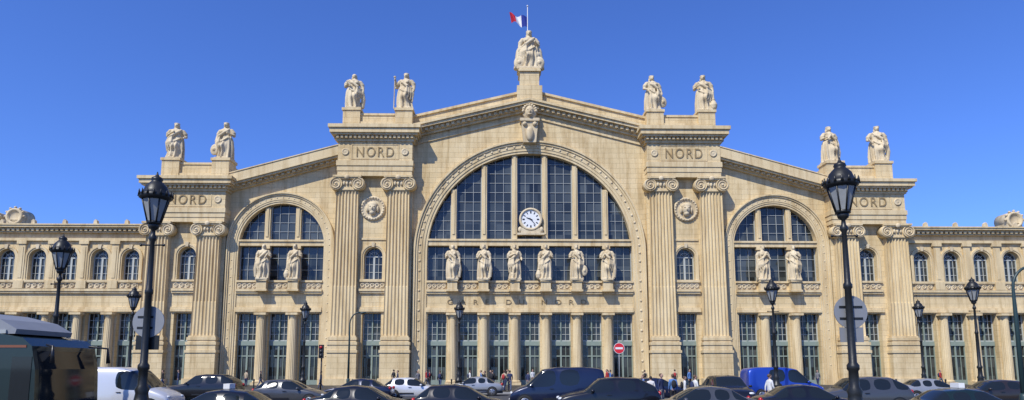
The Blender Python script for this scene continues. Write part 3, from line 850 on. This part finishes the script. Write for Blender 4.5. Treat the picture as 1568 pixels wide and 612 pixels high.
def traffic_light(px,py,d):
    y=-D+d; x=WX(px,py,y); z=Z(py,y); e=empty('traffic_light',(x,y,0)); s=MB()
    s.tube([(0,0.12,-.15),(0,.12,z+.3)],.05,8,0); s.box(-.15,.15,-.1,.1,z-.45,z+.45,0)
    for k,m in ((.28,1),(0,2),(-.28,2)): s.disc_y(0,z+k,[(.1,-.1),(.1,-.13),(.01,-.125)],12,m); 
    s.obj('signal',[BLACK,TAILL,IRON],e)
traffic_light(492,538,44)
for i in range(22):
    x=-44+i*4.1
    e=MB(); e.lathe(0,0,[(.09,0),(.09,.1),(.06,.14),(.055,.85),(.08,.9),(.07,1.0),(.02,1.04)],10)
    o=e.obj('bollard',[IRON]); o.location=(x,-20.2,0)

# ------------------------------------------------ vehicles
def paint(name,c,metal=.3): return mat(name,c,.3,metal,0,3,.5,.6)
PAINTS={k:paint('car_paint_'+k,c) for k,c in dict(black=(.010,.010,.012),grey=(.07,.073,.078),silver=(.30,.31,.32),white=(.62,.62,.61),blue=(.015,.055,.36),darkblue=(.010,.016,.045),green=(.012,.025,.02),red=(.20,.015,.015),brown=(.035,.026,.02)).items()}
PROF={
'hatch':[(-2.02,.62,.42,.50,.60,.52),(-1.95,.78,.40,.66,.68,.70),(-1.30,.86,.30,.84,.74,.91),(-.88,.87,.22,.90,.72,.99),(-.12,.87,.2,.93,.60,1.41),(.38,.88,.2,.95,.60,1.47),(.46,.88,.2,.95,.60,1.475),(1.22,.87,.25,.97,.58,1.44),(1.32,.87,.27,.98,.58,1.42),(1.84,.82,.35,.98,.62,1.04),(1.98,.76,.42,.82,.60,.84),(2.02,.70,.45,.60,.55,.62)],
'sedan':[(-2.30,.62,.42,.50,.60,.52),(-2.22,.80,.38,.64,.68,.68),(-1.50,.88,.30,.82,.76,.89),(-1.0,.89,.22,.88,.74,.96),(-.22,.89,.2,.91,.60,1.38),(.28,.90,.2,.92,.61,1.44),(.36,.90,.2,.92,.61,1.445),(.98,.89,.22,.94,.59,1.38),(1.06,.89,.23,.94,.59,1.36),(1.62,.87,.3,.95,.68,1.03),(2.16,.82,.36,.92,.66,.97),(2.28,.74,.42,.62,.6,.64)],
'suv':[(-2.25,.70,.48,.62,.66,.66),(-2.15,.86,.44,.84,.74,.92),(-1.45,.92,.36,1.0,.80,1.07),(-1.05,.93,.3,1.05,.78,1.14),(-.42,.93,.28,1.08,.68,1.64),(.20,.94,.28,1.08,.69,1.71),(.28,.94,.28,1.08,.69,1.71),(1.15,.93,.3,1.10,.68,1.69),(1.25,.93,.3,1.10,.68,1.68),(1.95,.90,.38,1.12,.70,1.36),(2.15,.86,.44,1.0,.70,1.05),(2.22,.80,.5,.70,.66,.74)],
'van':[(-2.45,.72,.45,.62,.66,.66),(-2.38,.88,.42,.86,.76,.92),(-1.85,.94,.36,1.06,.82,1.14),(-1.6,.95,.3,1.12,.82,1.22),(-.75,.96,.28,1.15,.80,2.02),(-.05,.96,.28,1.16,.82,2.14),(.03,.96,.28,1.16,.82,2.14),(1.2,.96,.3,1.16,.82,2.15),(1.3,.96,.3,1.16,.82,2.15),(2.32,.95,.38,1.16,.80,2.10),(2.42,.94,.42,1.14,.76,1.9),(2.45,.92,.46,.8,.72,1.0)]}
def make_car(kind,pt,panel=False):
    P=PROF[kind]; vs=[];n=None
    for (x,w,zs,zb,wr,zr) in P:
        half=[(0,zs),(w*.86,zs),(w*.97,zs+.12),(w,(zs+zb)/2+.05),(w*.965,zb),(wr+.02,zr-.05),(wr*.8,zr),(0,zr+.025)]
        ring=[(x,y,z) for y,z in half]+[(x,-y,z) for y,z in reversed(half[1:-1])]
        n=len(ring); vs+=ring
    fs=[];ms=[]
    N=len(P)
    for k in range(N-1):
        for i in range(n):
            j=(i+1)%n; m=0
            side = i in (4,n-5)
            roof_= i in (5,6,n-7,n-6)
            if side and k in(4,6): m=1
            if side and k in(3,8): m=1
            if side and kind in('van',) and panel and k in(6,8): m=0
            if side and kind=='van' and k==8: m=0
            if roof_ and k==3: m=1
            if kind!='van' and roof_ and k==8: m=1
            if i in(0,n-1,): m=2
            fs.append((k*n+i,(k+1)*n+i,(k+1)*n+j,k*n+j)); ms.append(m)
    fs.append(tuple(range(n))); ms.append(0); fs.append(tuple(range((N-1)*n+n-1,(N-1)*n-1,-1))); ms.append(0)
    me=bpy.data.meshes.new('car_body'); me.from_pydata(vs,[],fs)
    for m_ in (pt,CGLASS,BLACK,RUBBER,ALLOY,HEADL,TAILL,PLATE): me.materials.append(m_)
    me.polygons.foreach_set('material_index',ms)
    o=bpy.data.objects.new('tmp',me); COL.objects.link(o)
    bm=bmesh.new(); bm.from_mesh(me); bmesh.ops.recalc_face_normals(bm,faces=bm.faces)
    cl=bm.edges.layers.float.new('crease_edge')
    for e in bm.edges:
        if len(e.link_faces)==2 and e.link_faces[0].material_index!=e.link_faces[1].material_index: e[cl]=.65
    bm.to_mesh(me); bm.free()
    ss=o.modifiers.new('s','SUBSURF'); ss.levels=2; ss.render_levels=2
    m2=evalmesh(o); bpy.data.objects.remove(o)
    mb=MB()
    mb.v=[tuple(v.co) for v in m2.vertices]; mb.f=[tuple(p.vertices) for p in m2.polygons]; mb.m=[p.material_index for p in m2.polygons]; mb.s=[True]*len(mb.f)
    x0=P[0][0]; x1=P[-1][0]; wd=P[5][1]; R=.33 if kind in('hatch','sedan') else .37
    for wxx in (x0+.78,x1-.82):
        for s in(-1,1):
            yo=s*(wd-.02)
            mb.disc_y(wxx,R,[(R+.07,yo-s*.25),(R+.07,yo+s*.004),(R+.03,yo+s*.006)],24,2,False)
            mb.disc_y(wxx,R,[(R,yo-s*.2),(R,yo+s*.015),(R*.93,yo+s*.035),(R*.7,yo+s*.035),(R*.66,yo+s*.02)],24,3)
            mb.disc_y(wxx,R,[(R*.66,yo+s*.021),(R*.6,yo+s*.028),(.05,yo+s*.045)],20,4)
            for q in range(5):
                a=2*pi*q/5; mb.ell((wxx+R*.42*cos(a),yo+s*.04,R+R*.42*sin(a)),(.045,.012,.045),2,6,5)
    P0=P[1];zb=P0[3]
    for s in(-1,1):
        mb.ell((x0+.14,s*.58,zb-.03),(.11,.16,.075),5,10,6); mb.ell((x1-.10,s*.66,P[-3][3]-.1),(.09,.1,.12),6,10,6)
        mxr=P[3][0]+.28; mb.ell((mxr,s*(wd+.08),P[3][3]+.1),(.09,.1,.07),0,8,6)
        mb.box(P[5][0]-.35,P[5][0]-.15,s*(wd-.01),s*(wd+.015),P[5][3]-.12,P[5][3]-.09,2)
        mb.box(P[4][0]+.0,P[8][0],s*(wd-.015),s*(wd+.006),.42 if kind!='van' else .5,.5 if kind!='van' else .6,2)
    mb.box(x0-.015,x0+.2,-.42,.42,.36,.50,2); mb.box(x0-.03,x0,-.26,.26,.43,.54,7); mb.box(x1-.05,x1+.03,-.26,.26,.62,.73,7)
    mb.box(x0+.03,x1-.03,-.6,.6,.2,.34,2)
    return mb.mesh('car',[pt,CGLASS,BLACK,RUBBER,ALLOY,HEADL,TAILL,PLATE])
cache={}
def car(kind,color,px,d,rz=0,name='car',panel=False,taxi=False):
    key=(kind,color,panel)
    if key not in cache: cache[key]=make_car(kind,PAINTS[color],panel)
    y=-D+d; x=WX(px,575,y)
    e=empty(name,(x,y,-.15 if y<-21 else 0),rz); o=bpy.data.objects.new('bodywork',cache[key]); COL.objects.link(o); o.parent=e
    if taxi:
        t=MB(); t.box(-.1,.1,-.22,.22,1.44,1.60); o2=t.obj('taxi_roof_sign',[WHITE],e); o2.location=(.3,0,.02)
    return e
car('van','white',192,30,pi,'delivery_van',True)
car('suv','black',316,42,0,'parked_car'); car('sedan','black',338,21.5,0,'taxi',taxi=True); car('hatch','grey',448,37,pi)
car('sedan','darkblue',548,42,0); car('hatch','white',634,44,pi,'hatchback_car'); car('sedan','silver',725,50.5,0); car('van','darkblue',852,34.5,0,'minivan')
car('suv','black',1112,36,pi/2,'parked_car'); car('van','blue',1196,43,pi,'delivery_van'); car('suv','grey',1312,31,0); car('sedan','silver',1424,42,pi)
car('sedan','green',1478,22.5,pi,'taxi',taxi=True); car('hatch','brown',1512,36,0); car('sedan','grey',1068,25,0); car('hatch','black',712,26,pi)
car('hatch','darkblue',1010,43,pi); car('sedan','grey',80,42,0); car('sedan','black',560,26,pi); car('suv','black',930,29,0,'parked_car'); car('sedan','black',1235,27,pi)

# coach at far left
def coach():
    y=-D+17; xr=WX(112,520,y); e=empty('tour_bus',(xr,y,-.15)); mb=MB()
    Lh=12; h0=.35
    prof=[(0,h0),(0,1.3),(-.05,2.1),(-.18,2.66),(-.42,2.86),(-1.0,2.96),(-Lh,2.96),(-Lh,h0)]
    mb.prism(prof,-1.2,1.2,0)
    for s in(-1,1):
        for i in range(9):
            a=-1.0-i*1.15; mb.box(a-1.03,a,s*1.2,s*1.212,1.55,2.50,1)
            mb.box(a-1.03,a,s*1.211,s*1.22,2.14,2.18,4)
            mb.box(a-1.0,a-.05,s*1.2,s*1.208,.68,1.0,4)
        mb.box(-.62,-.14,s*1.2,s*1.213,1.2,2.40,1)
        mb.box(-Lh+.1,-.1,s*1.2,s*1.215,1.05,1.30,3); mb.box(-Lh+.1,-.3,s*1.2,s*1.216,2.62,2.68,3)
        mb.box(-Lh+.1,-.12,s*1.2,s*1.214,.36,.62,4)
        for wx_ in(-2.4,-9.2):
            mb.disc_y(wx_,.5,[(.58,s*1.0),(.58,s*1.222),(.5,s*1.224)],24,4,False); mb.disc_y(wx_,.5,[(.48,s*1.1),(.48,s*1.24),(.3,s*1.25),(.28,s*1.225),(.05,s*1.26)],24,5)
    mb.prism([(.008,1.25),(-.042,2.1),(-.15,2.55),(-.18,2.55),(-.08,2.1),(-.02,1.25)],-1.05,1.05,1)
    mb.prism([(-.75,2.962),(-.72,3.08),(-1.15,3.32),(-2.0,3.52),(-5.0,3.60),(-5.3,2.962)],-1.02,1.02,2)
    for i in range(6): mb.box(-1.9-i*.55,-1.5-i*.55,-1.035,-1.018,3.12,3.3,4)
    mb.box(-5.2,-.95,-1.06,1.06,2.97,3.06,6)
    for t in(-.8,.8): mb.tube([(-.1,t,2.7),(.25,t*1.35,2.65),(.28,t*1.38,2.25)],[.03,.03,.06],6,4); mb.ell((.02,t,.75),(.05,.16,.12),7,10,6)
    mb.obj('bodywork',[PAINTS['green'],CGLASS,GREY,mat('ochre_stripe',(.20,.07,.03),.5),BLACK,RUBBER,FRAME,HEADL],e)
coach()

# ------------------------------------------------ pedestrians
SKIN=mat('skin',(.42,.26,.19),.6); HAIRS=[mat('dark_hair',(.02,.014,.01),.6),mat('brown_hair',(.09,.05,.025),.6)]; SHOE=mat('shoe_leather',(.03,.025,.02),.5)
CL=[mat('cloth_'+n,c,.85,noise=.15,nscale=20) for n,c in (('navy',(.02,.03,.08)),('white',(.6,.6,.58)),('red',(.35,.03,.03)),('grey',(.15,.15,.16)),('black',(.015,.015,.018)),('beige',(.38,.3,.2)),('blue',(.08,.18,.4)),('denim',(.05,.08,.15)))]
def person(seed,x,y,z,rz):
    R=random.Random(seed); st=R.choice([.0,.22,.28,.18]); hgt=R.uniform(.94,1.05)
    V=[];E=[];Rd=[]
    def v(p,r,par=None):
        V.append(p); Rd.append(r)
        if par is not None: E.append((par,len(V)-1))
        return len(V)-1
    pel=v((0,0,.96),(.15,.11)); sp=v((0,0,1.14),(.135,.10),pel); ch=v((0,.01,1.34),(.165,.11),sp); nk=v((0,0,1.48),(.06,.06),ch); hb=v((0,-.01,1.56),(.05,.05),nk)
    wr=[]
    for s in(-1,1):
        hp=v((s*.09,0,.90),(.095,.1),pel); kn=v((s*.095,-.05-s*st*.45,.50),(.062,.068),hp); an=v((s*.095,-s*st*1.0+(.05 if s*st<0 else 0),.10+(.05 if s*st<0 else 0)),(.042,.048),kn); v((s*.105,an and V[an][1]-.15,V[an][2]-.05),(.04,.035),an)
        sh=v((s*.175,0,1.41),(.062,.065),ch); el=v((s*.225,.03+s*st*.3,1.14),(.044,.045),sh); w=v((s*.235,-.05+s*st*.8,.91),(.03,.028),el); wr.append((w,s))
    me=bpy.data.meshes.new('b'); me.from_pydata(V,E,[]); o=bpy.data.objects.new('tmp',me); COL.objects.link(o)
    o.modifiers.new('sk','SKIN'); o.modifiers.new('ss','SUBSURF').levels=1
    for i,sv in enumerate(me.skin_vertices[0].data): sv.radius=Rd[i]; sv.use_root=(i==0)
    m2=evalmesh(o); bpy.data.objects.remove(o)
    mb=MB(); mb.v=[tuple(q.co) for q in m2.vertices]; 
    for p in m2.polygons:
        c=p.center; m=1
        if c.z<.13: m=3
        elif c.z<.93 and abs(c.x)<.19: m=2
        elif c.z>1.50: m=0
        elif c.z<.95: m=0
        mb.f.append(tuple(p.vertices)); mb.m.append(m); mb.s.append(True)
    mb.ell((0,-.02,1.63),(.075,.095,.115),0,14,10); mb.ell((0,.01,1.665),(.083,.098,.095),4,14,10); mb.ell((0,-.118,1.625),(.014,.02,.022),0,6,5)
    for s in(-1,1): mb.ell((s*.078,.0,1.625),(.012,.02,.03),0,6,5); mb.ell((s*.03,-.107,1.645),(.012,.008,.007),4,6,5)
    mb.ell((0,-.105,1.575),(.025,.012,.007),2,6,5)
    for w,s in wr:
        p=Vector(V[w]); mb.ell((p.x,p.y-.01,p.z-.06),(.018,.038,.05),0,8,6)
        for f in range(4):
            yy=p.y-.04+f*.02; l=(.07,.08,.075,.06)[f]
            mb.tube([(p.x,yy,p.z-.09),(p.x-s*.008,yy,p.z-.09-l*.5),(p.x-s*.025,yy,p.z-.09-l)],[.009,.008,.006],5,0)
        mb.tube([(p.x-s*.01,p.y-.04,p.z-.05),(p.x-s*.02,p.y-.065,p.z-.09)],[.01,.007],5,0)
    if R.random()<.5: mb.ell((0,.17,1.22),(.15,.09,.22),5,12,8)
    ob=mb.obj('pedestrian',[SKIN,CL[R.randrange(7)],CL[R.choice([0,3,4,7])],SHOE,HAIRS[R.randrange(2)],CL[R.choice([0,2,4])]])
    ob.location=(x,y,z); ob.rotation_euler=(0,0,rz); ob.scale=(hgt,)*3
    return ob
pl=[(1012,35.5),(1030,36),(1064,33),(1048,37),(1178,33),(985,37),(996,36.4)]
R9=random.Random(5)
for i in range(46):
    pl.append((R9.gauss(830,150) if i<30 else R9.uniform(120,1540), R9.uniform(54.5,68)))
for i,(px,d) in enumerate(pl):
    y=-D+d; person(200+i,WX(px,575,y),y,0 if y>-21.3 else -.15,random.choice([pi/2,-pi/2,.6,pi,2.6,-1.2])+random.uniform(-.3,.3))

# ------------------------------------------------ light, sky, camera
EL=radians(48); SAZ=radians(36)
sdir=Vector((-sin(SAZ)*cos(EL),-cos(SAZ)*cos(EL),sin(EL)))
sl=bpy.data.lights.new('sun','SUN'); sl.energy=5.0; sl.angle=radians(.5); sl.color=(1,.955,.86)
so=bpy.data.objects.new('sun',sl); COL.objects.link(so); so.rotation_euler=sdir.to_track_quat('Z','Y').to_euler()
w=bpy.data.worlds.new('World'); scn.world=w; w.use_nodes=True; nt=w.node_tree
bg=nt.nodes['Background']; sk=nt.nodes.new('ShaderNodeTexSky'); sk.sky_type='NISHITA'; sk.sun_disc=False
sk.sun_elevation=EL; sk.sun_rotation=math.atan2(sdir.x,sdir.y); sk.air_density=1.0; sk.dust_density=.2; sk.ozone_density=2.5; sk.altitude=100
tm=nt.nodes.new('ShaderNodeMix'); tm.data_type='RGBA'; tm.blend_type='MULTIPLY'; tm.inputs[0].default_value=1; tm.inputs[7].default_value=(.66,.98,1.85,1)
nt.links.new(sk.outputs[0],tm.inputs[6]); nt.links.new(tm.outputs[2],bg.inputs[0]); bg.inputs[1].default_value=.105
cam=bpy.data.cameras.new('camera'); co=bpy.data.objects.new('camera',cam); COL.objects.link(co); scn.camera=co
co.location=(CX,-D,ZC); co.rotation_euler=(pi/2+TH,0,0); cam.sensor_width=36; cam.lens=36*F/1568; cam.shift_y=(PH-306)/1568; cam.clip_end=3000; cam.clip_start=.1
scn.view_settings.view_transform='Standard'; scn.view_settings.look='None'; scn.view_settings.exposure=0
